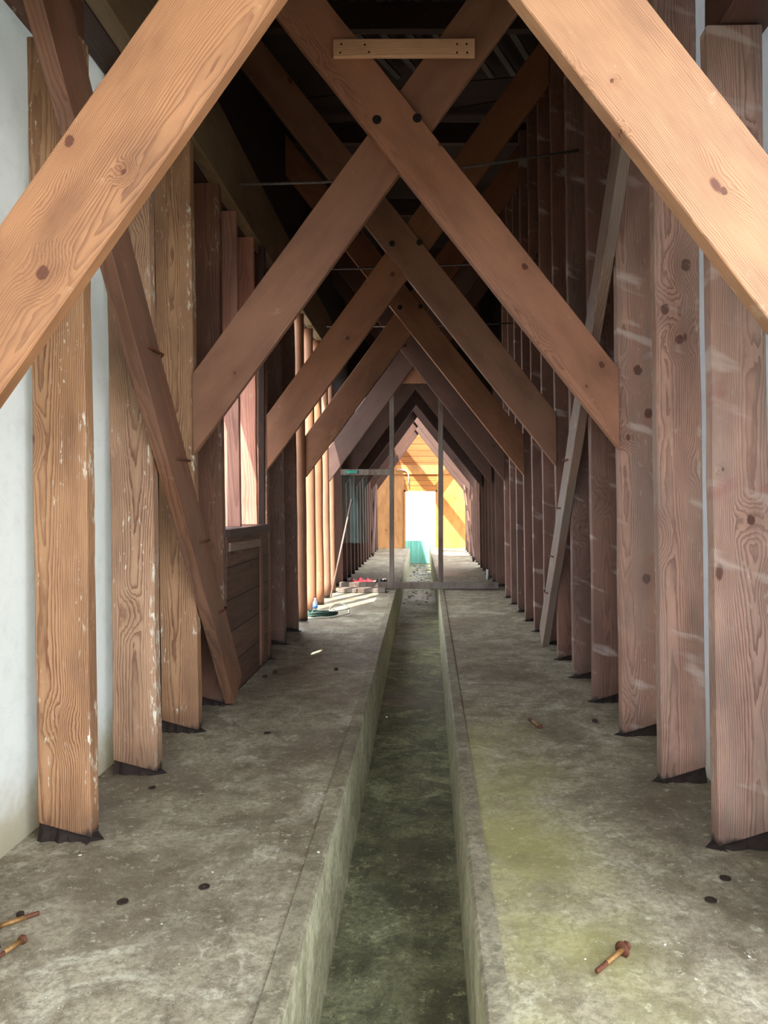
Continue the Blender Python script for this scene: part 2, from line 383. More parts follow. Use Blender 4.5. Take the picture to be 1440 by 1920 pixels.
def curb(side):     # troweled edge and side wall of the trench
    bm = bmesh.new(); prev = None; Y = -1.6
    while True:
        l, r = tl(Y); j = .0035*noise.noise(Vector((Y*9, side, 0))) + .003*noise.noise(Vector((Y*31, side, 4)))
        if side < 0: xi, xo = l+j, l-CB
        else: xi, xo = r+j, r+CB
        s_ = -side
        cur = [bm.verts.new(p) for p in ((xo, Y, -.6), (xo, Y, .012), (xi-s_*.012, Y, .012), (xi, Y, .002), (xi+s_*.004, Y, -.25), (xi+s_*.012, Y, -.6))]
        if prev:
            for k in range(6): 
                f = bm.faces.new((prev[k], prev[(k+1) % 6], cur[(k+1) % 6], cur[k])); f.material_index = 1 if k in (3, 4) else 0
        prev = cur
        if Y >= 24.41: break
        Y = min(Y+.05 if Y < 9 else Y+.2, 24.42)
    o = finish_bm('trim_1' if side < 0 else 'trim_2', bm, M_CURB); o.data.materials.append(M_TRWL); return struct(o)
curb(-1); curb(1)
struct(box('floor', -.52, .30, -1.6, 25.6, TD-.1, TD, M_TRFL))

def wall(name, x, y0, y1, z0, z1, mat, t=.025):
    return struct(box(name, x if x > 0 else x-t, x+t if x > 0 else x, y0, y1, z0, z1, mat))
WL, WR = XL-PD-.03, XR+PD+.03
wall('wall_left', WL-.04, -1.6, 4.93, 0, 3.9, M_WHITE)
wall('wall_left', WL-.04, 4.93, 5.62, 0, 3.9, M_BOARDS)
wall('wall_left', WL-.04, 5.62, 6.95, 0, 1.28, M_BOARDS); wall('wall_left', WL-.04, 5.62, 6.95, 2.85, 3.9, M_BOARDS)
wall('wall_left', WL-.04, 6.95, 9.0, 0, 3.9, M_BOARDS)
wall('wall_left', WL-.04, 12.6, 24.4, 0, 3.9, M_BOARDS)
wall('wall_left', WL-.04, -1.6, 24.4, 3.9, 6.5, M_BOARDS)
wall('wall_right', WR, 2.3, 4.82, 0, 4.6, M_WHITER)
wall('wall_right', WR, 4.82, 17.4, 0, 3.9, M_BOARDS); wall('wall_right', WR, 4.82, 17.4, 3.9, 4.6, M_BOARDS)
wall('wall_right', WR, 2.3, 17.4, 4.6, 6.5, M_BOARDS)
struct(box('ceiling', -1.9, 1.7, 2.3, 17.4, 6.5, 6.53, M_BOARDS))
struct(box('ceiling', -1.9, 1.7, -1.6, 2.3, 4.3, 4.33, M_BOARDS))
struct(box('added_shade_wall', -1.9, 1.7, 2.27, 2.3, 3.3, 6.5, M_BOARDS))  # unseen header, added to keep the upper hall dark
struct(box('added_sky_screen', -1.9, 1.7, 17.4, 17.43, 3.95, 6.5, M_BOARDS))  # added bulkhead, hides the roof left open to light the end wall
o = box('ground', -40, 40, -30, 80, -.7, -.66, M_GRAVEL); struct(o)

# far gable wall: boarded, with a doorway over the trench
YG = 24.42
g = empty('wall_back', (0, YG, 0)); struct(g)
def gp(name, x0, x1, z0, z1, mat, dy=0, t=.03): return box(name, x0, x1, YG+dy, YG+dy+t, z0, z1, mat, g)
gp('panel', -1.78, -.69, -.02, 2.42, W_GABLE); gp('panel', .39, 1.6, -.02, 2.42, W_GABLE)
gp('boarding', -.69, .39, 1.85, 2.42, M_GABLEH)
gp('header_beam', -1.5, 1.4, 2.42, 2.72, W_GABLE, -.04, .08)
gp('gable_boarding', -1.78, 1.6, 2.72, 6.4, M_GABLED)
dj = box('door_jamb', -.69, -.64, YG-.03, YG+.08, 0, 1.9, W_GABLE, g); dj = box('door_jamb', .345, .395, YG-.03, YG+.08, 0, 1.9, W_GABLE, g)
box('door_head', -.69, .395, YG-.03, YG+.08, 1.85, 1.9, W_GABLE, g)
# turquoise sheet closing the foot of the doorway
bm = bmesh.new(); n = 28; pr = None
for i in range(n+1):
    x = -.80+1.3*i/n; dy = .012 if i % 4 in (0,) else 0
    c = [bm.verts.new((x, YG+.16-dy, -.5)), bm.verts.new((x, YG+.16-dy, .24)), bm.verts.new((x, YG+.175-dy, .24)), bm.verts.new((x, YG+.175-dy, -.5))]
    if pr:
        for k in range(4): bm.faces.new((pr[k], pr[(k+1) % 4], c[(k+1) % 4], c[k]))
    pr = c
tag(finish_bm('metal_sheet', bm, M_TEAL), 'turquoise ribbed metal sheet across the foot of the far doorway', 'metal sheet')
tag(tube('conduit_pipe', [W(743, 881, 24.35), W(753, 881, 24.35), W(760, 882, 24.35), W(764, 886, 24.35), W(766, 892, 24.35), W(766, 911, 24.35)], .018, M_PVC),
    'thin pale pipe bending down beside the top of the far doorway', 'pipe')

# ------------------------------------------------------------------ posts
def shim(parent, xi, xo, y0, sd):
    """black rotted wedge left under the slanting foot of a post; xi corridor side, xo wall side"""
    bm = bmesh.new(); rr = random.Random(sd); n = 10; A = []
    for i in range(n):
        k = i/(n-1); x = xi+(xo-xi)*k; f = y0+.012-(.02+.03*(1-k)*rr.random())*rr.random(); h = .008+.074*k
        A.append([bm.verts.new((x, f-.012, .001)), bm.verts.new((x, f+.004, h*.5+rr.random()*.01)), bm.verts.new((x, y0+.02, h-.002)),
                  bm.verts.new((x, y0+PT-.004, h-.002)), bm.verts.new((x, y0+PT, .001))])
    for p, q in zip(A, A[1:]):
        for k in range(5): bm.faces.new((p[k], p[(k+1) % 5], q[(k+1) % 5], q[k]))
    bm.faces.new(A[0]); bm.faces.new(A[-1][::-1])
    # splinter of rot creeping out over the floor on the corridor side
    sg = 1 if xi > xo else -1
    t = [bm.verts.new(p) for p in ((xi-sg*.03, y0-.03, .002), (xi+sg*.055, y0+.01, .003), (xi, y0+.08, .002), (xi-sg*.01, y0+.02, .012))]
    for f in ((0, 1, 3), (1, 2, 3), (0, 2, 1), (0, 3, 2)): bm.faces.new([t[i] for i in f])
    o = finish_bm('rotted_base', bm, M_ROT); o.parent = parent; o.matrix_parent_inverse = parent.matrix_world.inverted()
    o['label'] = 'black rotted wedge'
    return o
def post(side, Y, ztop, mat, label, group, depth=PD, t=PT, z0=.004, base=True, jit=.005, name='wooden_post'):
    SEED[0] += 1
    xi = XL if side < 0 else XR
    xc = xi+side*depth/2
    o = link(name, prism_bm([(-depth/2, (.075 if side < 0 else .004)*base), (depth/2, (.004 if side < 0 else .075)*base), (depth/2, ztop-z0), (-depth/2, ztop-z0)], 0, t, jit if Y < 9 else 0, .2, .005, SEED[0]), mat, None,
             frame((xc-RACK*z0, Y, z0), (-RACK, 0, 1), (1, 0, 0)))
    tag(o, label, 'post', group)
    if base: shim(o, xi, xi+side*depth, Y, SEED[0])
    return o
gl, gr = 'posts of the left row', 'posts of the right row'
lab = lambda t: t
post(-1, 2.5, 3.57, W_POSTL, 'post at the very front of the left row beside the white wall', gl)
LP = [(3.31, 3.57, W_POSTL, 'nearest left post, tan with bold looping grain and paint flecks, against the white wall'),
      (4.12, 3.87, W_POSTL, 'second left post from the camera, smoother tan face edged in flaking white paint'),
      (4.87, 3.87, W_POSTL, 'third left post from the camera, deep grained, meeting the foot of the large crossed beam'),
      (5.53, 3.87, W_POSTM, 'reddish brown left post between the leaning brace and the window opening')]
for Y, zt, m, l in LP: post(-1, Y, zt, m, l, gl)
# two sunlit studs standing in the side opening
post(-1, 6.06, 3.87, W_PINK, 'sunlit pinkish stud in the left side opening, nearer of the two', gl, depth=.2, t=.05, z0=1.30, base=False)
post(-1, 6.66, 3.87, W_PINK, 'sunlit pinkish stud in the left side opening, farther of the two', gl, depth=.2, t=.05, z0=1.30, base=False)
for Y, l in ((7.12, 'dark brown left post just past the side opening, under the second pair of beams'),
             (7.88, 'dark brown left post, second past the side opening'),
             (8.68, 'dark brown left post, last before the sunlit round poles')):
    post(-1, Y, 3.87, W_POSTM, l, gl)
# round poles
def pole(Y, r, label):
    bm = bmesh.new(); rr = random.Random(int(Y*100)); pts = []; rad = []
    for i in range(18):
        z = (3.87-.01)*i/17
        pts.append((.006*noise.noise(Vector((Y, z*1.3, 0))), .006*noise.noise(Vector((Y, z, 5))), z)); rad.append(r*(1+.04*noise.noise(Vector((Y*3, z*2, 1)))))
    tube_bm(bm, pts, rad, 20)
    o = finish_bm('round_pole', bm, W_POLE, None, frame((XL-r, Y+r, .01), (-RACK, 0, 1), (1, 0, 0)), True)
    return tag(o, label, 'pole', 'round poles of the left row')
for i, Y in enumerate((9.36, 10.15, 10.9, 11.68, 12.35)):
    pole(Y, .07 if i < 3 else .062, 'sunlit round peeled pole on the left, '+['nearest, at the edge of the sunny floor', 'second from the nearest, behind the water bottle', 'third from the nearest', 'fourth from the nearest', 'last before the partition'][i])
RPL = [(3.23, W_POSTR, 'nearest right post, wide streaked rosy grain, cut by the picture edge'),
       (4.0, W_POSTR, 'second right post from the camera, rosy with dark knots, beside the white strip'),
       (4.80, W_POSTR, 'third right post from the camera, meeting the foot of the large crossed beam'),
       (5.60, W_POSTN, 'fourth right post from the camera, smooth pinkish brown face'),
       (6.37, W_POSTN, 'fifth right post from the camera, just in front of the leaning grey brace'),
       (7.10, W_POSTN, 'sixth right post from the camera, partly behind the leaning grey brace')]
post(1, 2.5, 3.57, W_POSTR, 'post at the very front of the right row, outside the picture edge', gr)
RK = {3.23: [(1408, 975, .02), (1355, 880, .008)], 4.0: [(1247, 580, .026), (1274, 637, .024), (1286, 497, .03)], 4.80: [(1216, 775, .03), (1178, 820, .018), (1196, 694, .03), (1212, 1085, .03)]}
for Y, m, l in RPL:
  o = post(1, Y, 3.57 if Y < 3.5 else 6.2, m, l, gr)
  if Y in RK:
    Mi = o.matrix_world.inverted(); ks = [((Mi @ W(a, b, Y)).x, (Mi @ W(a, b, Y)).z, r) for a, b, r in RK[Y]]
    o.data.materials.clear(); o.data.materials.append(wood('rosy post knotty', lin(192, 148, 128), lin(112, 72, 58), 125, .9, rot=True, paint=.25, scuff=.4, reflection_streaks=True, grey=.35, knots=ks))
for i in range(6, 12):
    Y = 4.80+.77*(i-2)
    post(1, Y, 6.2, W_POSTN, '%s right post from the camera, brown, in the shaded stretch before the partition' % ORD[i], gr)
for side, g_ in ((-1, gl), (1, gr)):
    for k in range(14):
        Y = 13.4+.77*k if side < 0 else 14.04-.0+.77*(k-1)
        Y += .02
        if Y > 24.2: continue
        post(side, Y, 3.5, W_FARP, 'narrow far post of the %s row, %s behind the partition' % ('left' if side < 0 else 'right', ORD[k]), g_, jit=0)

# ------------------------------------------------------------------ longitudinal members
o = board('wall_plate', (-1.46-.055-.04, 2.0, 4.145), (-1.46-.055-.04, 13.0, 4.145), (0, 0, 1), .55, .10, W_PLATE, jit=.004, cut=.5)
tag(o, 'long olive-brown plate beam running back above the left posts', 'beam')
o = board('soffit_board', (WL+.05, -1.5, 3.89), (WL+.05, 13, 3.89), (1, 0, 0), .17, .03, W_DARK, jit=0)
tag(o, 'dark board closing the gap above the left posts', 'board')
o = board('header_block', (XL-.17, 1.9, 3.725), (XL-.17, 3.40, 3.725), (0, 0, 1), .29, .2, W_POSTM); tag(o, 'dark short header on top of the nearest left post', 'beam')
o = board('header_block', (XR+.12, 1.9, 3.73), (XR+.12, 3.42, 3.73), (0, 0, 1), .30, .22, W_BEAMD); tag(o, 'brown short header on top of the nearest right post', 'beam')

# ------------------------------------------------------------------ crossed beams
AP = (-.168, 3.626)
def xbeam(side, Y, slope, ap, wd, t, mat, label, ztop, group='crossed diagonal beams'):
    """side -1: foot on the left row, rising to the right; side 1 the mirror"""
    SEED[0] += 1
    d = Vector((1, slope)) if side < 0 else Vector((-1, slope)); d.normalize()
    nrm = Vector((-d.y, d.x)) if side < 0 else Vector((d.y, -d.x))     # towards the upper side
    ax, az = ap
    def cut(off):   # where an edge (offset off from the lower one) meets the post face
        q = Vector((ax, az))+nrm*off
        xi = XL if side < 0 else XR
        # q + d*s : x = xi - RACK*z
        s_ = (xi-RACK*q.y-q.x)/(d.x+RACK*d.y)
        return q+d*s_
    a, b = cut(0), cut(wd)
    def top(off):
        q = Vector((ax, az))+nrm*off; xe = (XR-.09 if Y > 3 else WR-.02) if side < 0 else (WL+.0); s_ = (xe-q.x)/d.x; return q+d*s_
    c, e = top(wd), top(0)
    O = Vector((a.x, Y, a.y)); M = frame(O, (d.x, 0, d.y), (d.y, 0, -d.x))
    Mi = M.inverted(); poly = []
    for p in (a, e, c, b):
        q = Mi @ Vector((p.x, Y, p.y)); poly.append((q.x, q.z))
    o = link('diagonal_beam', prism_bm(poly, 0, t, .003 if Y < 8 else 0, .3, .004, SEED[0]), mat, None, M)
    # local y of this frame may point towards the camera; keep the beam from Y to Y+t
    if (M.to_3x3() @ Vector((0, 1, 0))).y < 0:
        o.matrix_world = Matrix.Translation((0, t, 0)) @ M
    tag(o, label, 'beam', group); return o
def own_knots(o, face_y, pix, light, dark, freq=150, contrast=.62, **kw):
    Mi = o.matrix_world.inverted(); ks = []
    for px, py, r in pix:
        q = Mi @ W(px, py, face_y); ks.append((q.x, q.z, r))
    o.data = o.data.copy(); o.data.materials.clear(); o.data.materials.append(wood(o.name+' knotty', light, dark, freq, contrast, knots=ks, **kw))
def bolts(beam, px_list, Y, r=.019):
    for p in px_list:
        bm = bmesh.new()
        tube_bm(bm, [(0, 0, 0), (0, -.006, 0)], r*1.5, 16); tube_bm(bm, [(0, -.006, 0), (0, -.022, 0)], r*.8, 6)
        o = finish_bm('bolt', bm, M_IRON, None, Matrix.Translation((p.x, Y, p.z)))
        o.parent = beam; o.matrix_parent_inverse = beam.matrix_world.inverted(); o['label'] = 'dark iron bolt head'
FR = [2.42, 4.84, 7.12, 9.42, 11.7, 14.0, 16.3, 18.6, 20.9, 23.2]
FN = ['nearest', 'second', 'third', 'fourth', 'fifth', 'sixth', 'seventh', 'eighth', 'ninth', 'farthest']
for i, Y in enumerate(FR):
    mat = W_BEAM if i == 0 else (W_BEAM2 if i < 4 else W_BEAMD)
    ap = (-.128, 3.63) if i == 0 else (-.168-(.004*i), 3.626)
    sl, sr = (1.42, 1.285) if i == 0 else (1.366, 1.262)
    ztop = 5.3 if i < 8 else 4.6
    if i == 0: la, lb = 'nearest left diagonal, a wide knotty orange board crossing the upper left', 'nearest right diagonal, a wide orange board with swirling grain'
    else:
        far = 'of the %s cross from the camera' % FN[i] if i < 9 else 'of the cross nearest the end wall'
        la, lb = 'brown diagonal with its foot on the left, '+far, 'brown diagonal with its foot on the right, '+far
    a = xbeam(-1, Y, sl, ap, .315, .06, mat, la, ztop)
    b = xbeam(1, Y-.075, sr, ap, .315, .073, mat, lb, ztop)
    if i == 0:
        own_knots(a, Y, [(130, 264, .018), (80, 512, .022), (232, 322, .010)], lin(182, 128, 84), lin(112, 66, 38), contrast=.75, scuff=.4, mottle=.6)
        own_knots(b, Y-.075, [(1357, 358, .012), (1066, 148, .016), (1148, 152, .006), (1163, 246, .007)], lin(188, 136, 92), lin(120, 72, 42), contrast=.75, scuff=.4, mottle=.5)
    if i == 1:
        own_knots(a, Y, [(520, 470, .008), (440, 700, .01)], lin(168, 110, 74), lin(112, 64, 40), scuff=.4)
        own_knots(b, Y-.075, [(826, 270, .016), (984, 500, .02), (1128, 684, .02), (1100, 724, .008)], lin(168, 108, 72), lin(112, 64, 40), scuff=.25)
    if i == 2:
        own_knots(a, Y, [(736, 514, .022), (652, 634, .02)], lin(150, 105, 79), lin(102, 64, 46), scuff=.25)
    if 0 < i < 6:
        k = 4.8
        bolts(b, [Vector((ap[0]-.135, 0, ap[1]+.315)), Vector((ap[0]+.122, 0, ap[1]+.325))], Y-.0755)
# gusset filling the apex of the fifth cross
SEED[0] += 1
gq = prism_bm([(-.21, 0), (.21, 0), (.02, .3), (-.02, .3)], 0, .03, 0, 1, .002)
tag(link('gusset_board', gq, W_BEAM2, None, frame((-.18, 11.775, 3.38), (0, 0, 1), (1, 0, 0))), 'short brown board bridging the apex of the fifth cross', 'board')

# board nailed across the second cross
p0, p1 = W(625, 92, 4.735), W(890, 91, 4.735)
nb = board('nailed_board', p0, p1, (0, 0, 1), .112, .03, W_PALE, jit=.002, bev=.003); tag(nb, 'short pale board nailed level across the top of the second cross', 'board')
for px, py in ((640, 83), (638, 99), (684, 84), (692, 98), (857, 83), (875, 83), (857, 99), (876, 99)):
    p = W(px, py, 4.72); bm = bmesh.new(); tube_bm(bm, [(0, .0, 0), (0, -.003, 0)], .0065, 8)
    o = finish_bm('nail', bm, M_IRON, None, Matrix.Translation((p.x, 4.7195, p.z))); o.parent = nb; o.matrix_parent_inverse = nb.matrix_world.inverted()

# ------------------------------------------------------------------ leaning braces
def brace(name, x, yb, zb, yt, zt, w, t, mat, label, straps=()):
    p0, p1 = Vector((x, yb, zb)), Vector((x-RACK*zt, yt, zt))
    d = (p1-p0).normalized(); ac = Vector((0, d.z, -d.y))
    o = board(name, p0, p1, ac, w, t, mat, jit=.006, bev=.004, cut=.12); tag(o, label, 'brace')
    for zz in straps:
        s_ = (zz-zb)/(zt-zb); c = p0+(p1-p0)*s_; sx = 1 if x < 0 else -1
        b = tube('strap_bolt', [c+Vector((sx*(t/2-.01), -.03, 0)), c+Vector((sx*(t/2+.012), 0, 0)), c+Vector((sx*(t/2+.012), .18, .0)), c+Vector((-sx*.01, .30, .0))], .0065, M_RUST)
        b.parent = o; b.matrix_parent_inverse = o.matrix_world.inverted(); b['label'] = 'rusty iron spike'
    return o
brace('leaning_brace', XL+.045, 5.60, .10, 2.83, 3.6, .27, .075, W_BRACE, 'dark brown brace leaning back across the left posts to the floor', (.75, 1.25, 1.75, 2.3))
brace('leaning_brace', XR-.04, 7.72, .10, 4.40, 3.70, .24, .07, W_GREYB, 'weathered grey brace leaning across the right posts behind the second cross', (.62, 1.0, 1.45, 1.85))
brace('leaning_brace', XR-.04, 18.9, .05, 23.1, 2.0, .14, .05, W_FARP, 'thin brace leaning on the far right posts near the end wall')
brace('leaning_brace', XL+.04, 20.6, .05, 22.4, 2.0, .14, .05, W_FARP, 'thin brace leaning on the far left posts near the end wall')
for p, q, sc in ((W(628, 1035, 12.2), W(668, 905, 12.2), 1),):
    tag(tube('thin_stick', [Vector((-1.47, 11.62, .02)), Vector((-1.2, 12.2, 1.55))], .014, W_GREYB), 'thin pale stick leaning between the left poles and the partition', 'stick')

# ------------------------------------------------------------------ left side opening
wf = empty('window_1', (XL, 6.3, 1.3)); struct(wf)
def wpart(nm, *a):
    o = box(nm, *a); o.parent = wf; o.matrix_parent_inverse = wf.matrix_world.inverted(); return o
wpart('window_sill', XL-.24, XL+.01, 5.63, 7.11, 1.235, 1.295, W_DARK)
wpart('window_jamb', XL-.05, XL, 6.86, 6.93, 1.3, 3.86, W_DARK)
struct(box('wall_left', XL-.04, XL-.012, 5.63, 7.11, 0.0, 1.235, M_LOWB))
tag(board('nailing_strip', (XL-.0, 6.78, .02), (XL-.016, 6.78, 1.2), (0, 1, 0), .10, .024, W_POSTM), 'upright brown strip on the low boarding below the side opening', 'board')
tag(board('ledger_strip', (XL-.003, 5.66, 1.16), (XL-.003, 6.70, 1.14), (0, 0, 1), .07, .02, W_GREYB), 'greyish strip level under the sill of the side opening', 'board')

# ------------------------------------------------------------------ tie rods and ceiling
def rod(pts, r, label, m=M_ROD): return tag(tube('tie_rod', pts, r, m), label, 'rod', 'rods across the upper frame')
rod([W(448, 346, 5.85), W(600, 342, 5.95), W(740, 332, 6.0), W(900, 310, 6.1), W(1085, 282, 6.25)], .011, 'steel rod spanning level with the second cross, from the left plate beam')
rod([W(575, 505, 8.2), W(700, 503, 8.2), W(905, 495, 8.2), W(1010, 488, 8.2)], .011, 'steel rod spanning high behind the third cross')
rod([W(612, 612, 10.5), W(780, 612, 10.5), W(965, 606, 10.5)], .011, 'steel rod spanning behind the fourth cross')
rod([Vector((-1.5, 7.9, 5.75)), Vector((.4, 7.9, 5.95)), Vector((1.5, 7.9, 6.05))], .007, 'thin dark wire slung high under the ceiling, nearer one', M_IRON)
rod([Vector((-1.5, 8.8, 5.9)), Vector((.4, 8.8, 6.15)), Vector((1.5, 8.8, 6.35))], .007, 'thin dark wire slung high under the ceiling, farther one', M_IRON)
for i, Y in enumerate((3.1, 5.1, 7.3, 9.6, 12.0, 14.3)):
    o = board('ceiling_joist', (-1.75, Y, 6.23), (1.52, Y, 6.23), (0, 0, 1), .26, .09, W_DARK, jit=0)
    tag(o, 'dark ceiling joist crossing high overhead, %s from the front' % ORD[i], 'joist', 'joists under the ceiling')
for i in range(7):
    x0 = -1.35+i*.27
    o = board('diagonal_board', (x0, 6.5, 6.39), (x0+1.05, 8.6, 6.39), (1, 0, 0), .07, .03, W_SLAT, jit=0)
    tag(o, 'grey diagonal slat under the ceiling above the second cross, %s from the left' % ORD[i], 'slat', 'diagonal slats under the ceiling')

# ------------------------------------------------------------------ partition
YP = 12.86
pt = empty('partition_frame', (0, YP, 0)); tag(pt, 'open timber partition of two thin posts on a low sill', 'partition')
def pp(nm, x0, x1, y0, y1, z0, z1, m=W_SILL):
    o = box(nm, x0, x1, y0, y1, z0, z1, m, None, .004); o.parent = pt; o.matrix_parent_inverse = pt.matrix_world.inverted(); return o
pp('sill', -1.47, 1.26, YP-.06, YP+.08, .015, .125)
pp('stud', -.613, -.535, YP-.03, YP+.05, .125, 3.42); pp('stud', .228, .312, YP-.03, YP+.05, .125, 3.42)
pp('header', -1.45, -.613, YP-.03, YP+.05, 1.97, 2.07)
struct(box('window_2', -1.42, -.99, YP+.005, YP+.012, .8, 1.97, M_GLASS))
tag(box('step_board', -1.45, -.66, 12.35, 12.62, .005, .07, W_SILL, None, .004), 'worn board lying on the floor in front of the left half of the partition', 'board')
tag(box('teal_bracket', -1.36, -1.16, YP-.06, YP-.035, 2.0, 2.05, M_TEALP), 'small teal strip on the partition header at the left', 'bracket')

# ------------------------------------------------------------------ small things
def washer(px, py, ro, ri, label, mat=M_RUSTD):
    p = G(px, py); bm = bmesh.new(); n = 24; R = []
    for r_, z_ in ((ro, 0), (ro, .004), (ri, .004), (ri, 0)):
        R.append([bm.verts.new((r_*math.cos(2*math.pi*k/n), r_*math.sin(2*math.pi*k/n), z_)) for k in range(n)])
    for a in range(4):
        for k in range(n): bm.faces.new((R[a][k], R[a][(k+1) % n], R[(a+1) % 4][(k+1) % n], R[(a+1) % 4][k]))
    o = finish_bm('washer', bm, mat, None, Matrix.Translation((p.x, p.y, .0015))); return tag(o, label, 'washer', 'loose washers on the floor')
washer(230, 1692, .021, .006, 'rusty washer on the left floor, nearest to the bolts at the picture edge')
washer(383, 1664, .021, .008, 'rusty washer on the left floor, second from the picture edge')
washer(285, 1478, .019, .006, 'rusty washer on the floor beside the second left post')
washer(502, 1375, .022, .008, 'dark washer on the shaded left floor, midway to the trench')
washer(1333, 1689, .022, .006, 'dark washer with a pale hole on the right floor')
washer(1360, 1648, .022, .0035, 'dark washer with hardly any hole by the foot of the nearest right post')
def fastener(head, tip, label, nut=True, washer_at=None, r=.009, z=.013):
    """a loose bolt lying on the floor from head to tip (pixels)"""
    a, b = G(*head), G(*tip); a.z = b.z = z
    d = (b-a).normalized()
    root = empty('loose_bolt', (a.x, a.y, 0)); tag(root, label, 'bolt', 'loose bolts on the floor')
    def ch(nm, pts, rr, m, seg=10, lab=None):
        o = tube(nm, pts, rr, m, None, None, seg); o.parent = root; o.matrix_parent_inverse = root.matrix_world.inverted()
        for p in o.data.polygons: p.use_smooth = seg > 6
        if lab: o['label'] = lab
    L = (b-a).length
    ch('bolt_head', [a-d*.006, a+d*.007], .0165, M_RUST, 6)
    ch('shank', [a+d*.006, a+d*(L*.68)], r, M_BRASS)
    ch('thread', [a+d*(L*.68)]+[a+d*(L*(.68+.32*k/8)) for k in range(1, 9)], [r*.95 if k % 2 else r*.85 for k in range(9)], M_RUST)
    if washer_at is not None: ch('bolt_washer', [a+d*washer_at, a+d*(washer_at+.004)], .026, M_RUST, 18)
    return root
fastener((1174, 1786), (1119, 1834), 'rusty bolt with washer lying on the near right floor', washer_at=.024, z=.021)
fastener((-6, 1745), (73, 1718), 'brassy bolt at the left picture edge, upper of two')
fastener((42, 1769), (-10, 1806), 'rusty bolt at the left picture edge, lower of two')
fastener((1013, 1366), (992, 1352), 'small rusty bolt on the right floor in the dark patch', r=.011)
def nut(px, py, s_, label, mat=M_RUSTD):
    p = G(px, py); bm = bmesh.new(); tube_bm(bm, [(0, 0, 0), (0, 0, s_*1.1)], s_, 6); 
    bmesh.ops.bevel(bm, geom=list(bm.edges), offset=s_*.12, segments=1, affect='EDGES')
    tube_bm(bm, [(0, 0, s_*1.08), (0, 0, s_*1.14)], s_*.5, 10)
    tag(finish_bm('hex_nut', bm, mat, None, Matrix.Translation((p.x, p.y, .001)) @ Matrix.Rotation(px*.1, 4, 'Z')), label, 'nut', 'loose nuts on the floor')
nut(38, 1719, .014, 'dark nut beside the brassy bolt at the left edge')
nut(1115, 1354, .017, 'dark nut on the right floor beyond the small rusty bolt')
nut(630, 1257, .02, 'dark nut in the shade left of the trench')
nut(497, 1271, .019, 'dark nut near the left posts, nearer of a pair')
nut(516, 1262, .02, 'dark nut near the left posts, farther of a pair')
# crumbs of plaster on floor and trench bed: nobody could count them
bm = bmesh.new(); rr = random.Random(4)
def crumb(x, y, z, s_):
    m = Matrix.Translation((x, y, z+s_*.3)) @ Matrix.Rotation(rr.random()*6, 4, 'Z') @ Matrix.Diagonal((s_*(.6+rr.random()), s_*(.5+rr.random()*.6), s_*.4, 1))
    bmesh.ops.create_icosphere(bm, subdivisions=1, radius=1, matrix=m)
for _ in range(170):
    Y = 2.2+rr.random()**1.5*8; l, r_ = tl(Y); k = rr.random()
    if k < .4: crumb(l+.03+rr.random()*(r_-l-.06), Y, TD, .0018+rr.random()**3*.006)
    elif k < .7: crumb(-1.4+rr.random()*.9, Y, 0, .0015+rr.random()**3*.004)
    else: crumb(r_+.1+rr.random()*.9, Y, 0, .0015+rr.random()**3*.004)
for px, py, s_ in ((597, 1604, .008), (640, 1372, .007), (705, 1273, .006), (150, 1604, .006), (725, 1345, .009)):
    p = G(px, py); crumb(p.x, p.y, .012 if abs(p.x+.45) < .09 else 0, s_)
tag(finish_bm('plaster_crumbs', bm, M_PUTTY), 'pale plaster crumbs scattered over the floor and trench', 'debris', kind='stuff')
# leaf litter in the far bright trench
bm = bmesh.new()
for _ in range(150):
    Y = 14.2+rr.random()*9.5; l, r_ = tl(Y)
    m = Matrix.Translation((l+.06+rr.random()*(r_-l-.12), Y, TD+.012)) @ Matrix.Rotation(rr.random()*6, 4, 'Z') @ Matrix.Rotation(rr.random()*.5, 4, 'X') @ Matrix.Diagonal((.035, .02, .003, 1))
    bmesh.ops.create_icosphere(bm, subdivisions=1, radius=1, matrix=m)
tag(finish_bm('leaf_litter', bm, M_ROT), 'dark scattered litter in the bright far end of the trench', 'debris', kind='stuff')

# water bottle
bp = G(591, 1150); bt = empty('water_bottle', (bp.x, bp.y, 0)); tag(bt, 'clear plastic water bottle with blue label standing by the round poles', 'bottle')
def revolve(name, prof, mat, parent, seg=20):
    bm = bmesh.new(); R = []
    for r_, z_ in prof: R.append([bm.verts.new((r_*math.cos(2*math.pi*k/seg), r_*math.sin(2*math.pi*k/seg), z_)) for k in range(seg)])
    for A, B in zip(R, R[1:]):
        for k in range(seg): bm.faces.new((A[k], A[(k+1) % seg], B[(k+1) % seg], B[k]))
    bm.faces.new(R[0][::-1]); bm.faces.new(R[-1])
    o = finish_bm(name, bm, mat, None, None, True); o.location = parent.matrix_world.translation; o.parent = parent; o.matrix_parent_inverse = parent.matrix_world.inverted(); return o
revolve('bottle_body', [(.03, .002), (.033, .01), (.033, .05), (.031, .055), (.033, .06), (.033, .13), (.03, .15), (.015, .18), (.012, .195)], M_BOTTLE, bt)
revolve('bottle_label', [(.0338, .07), (.0338, .12)], M_LABEL, bt); revolve('bottle_cap', [(.0135, .19), (.0135, .205)], M_PVC, bt)
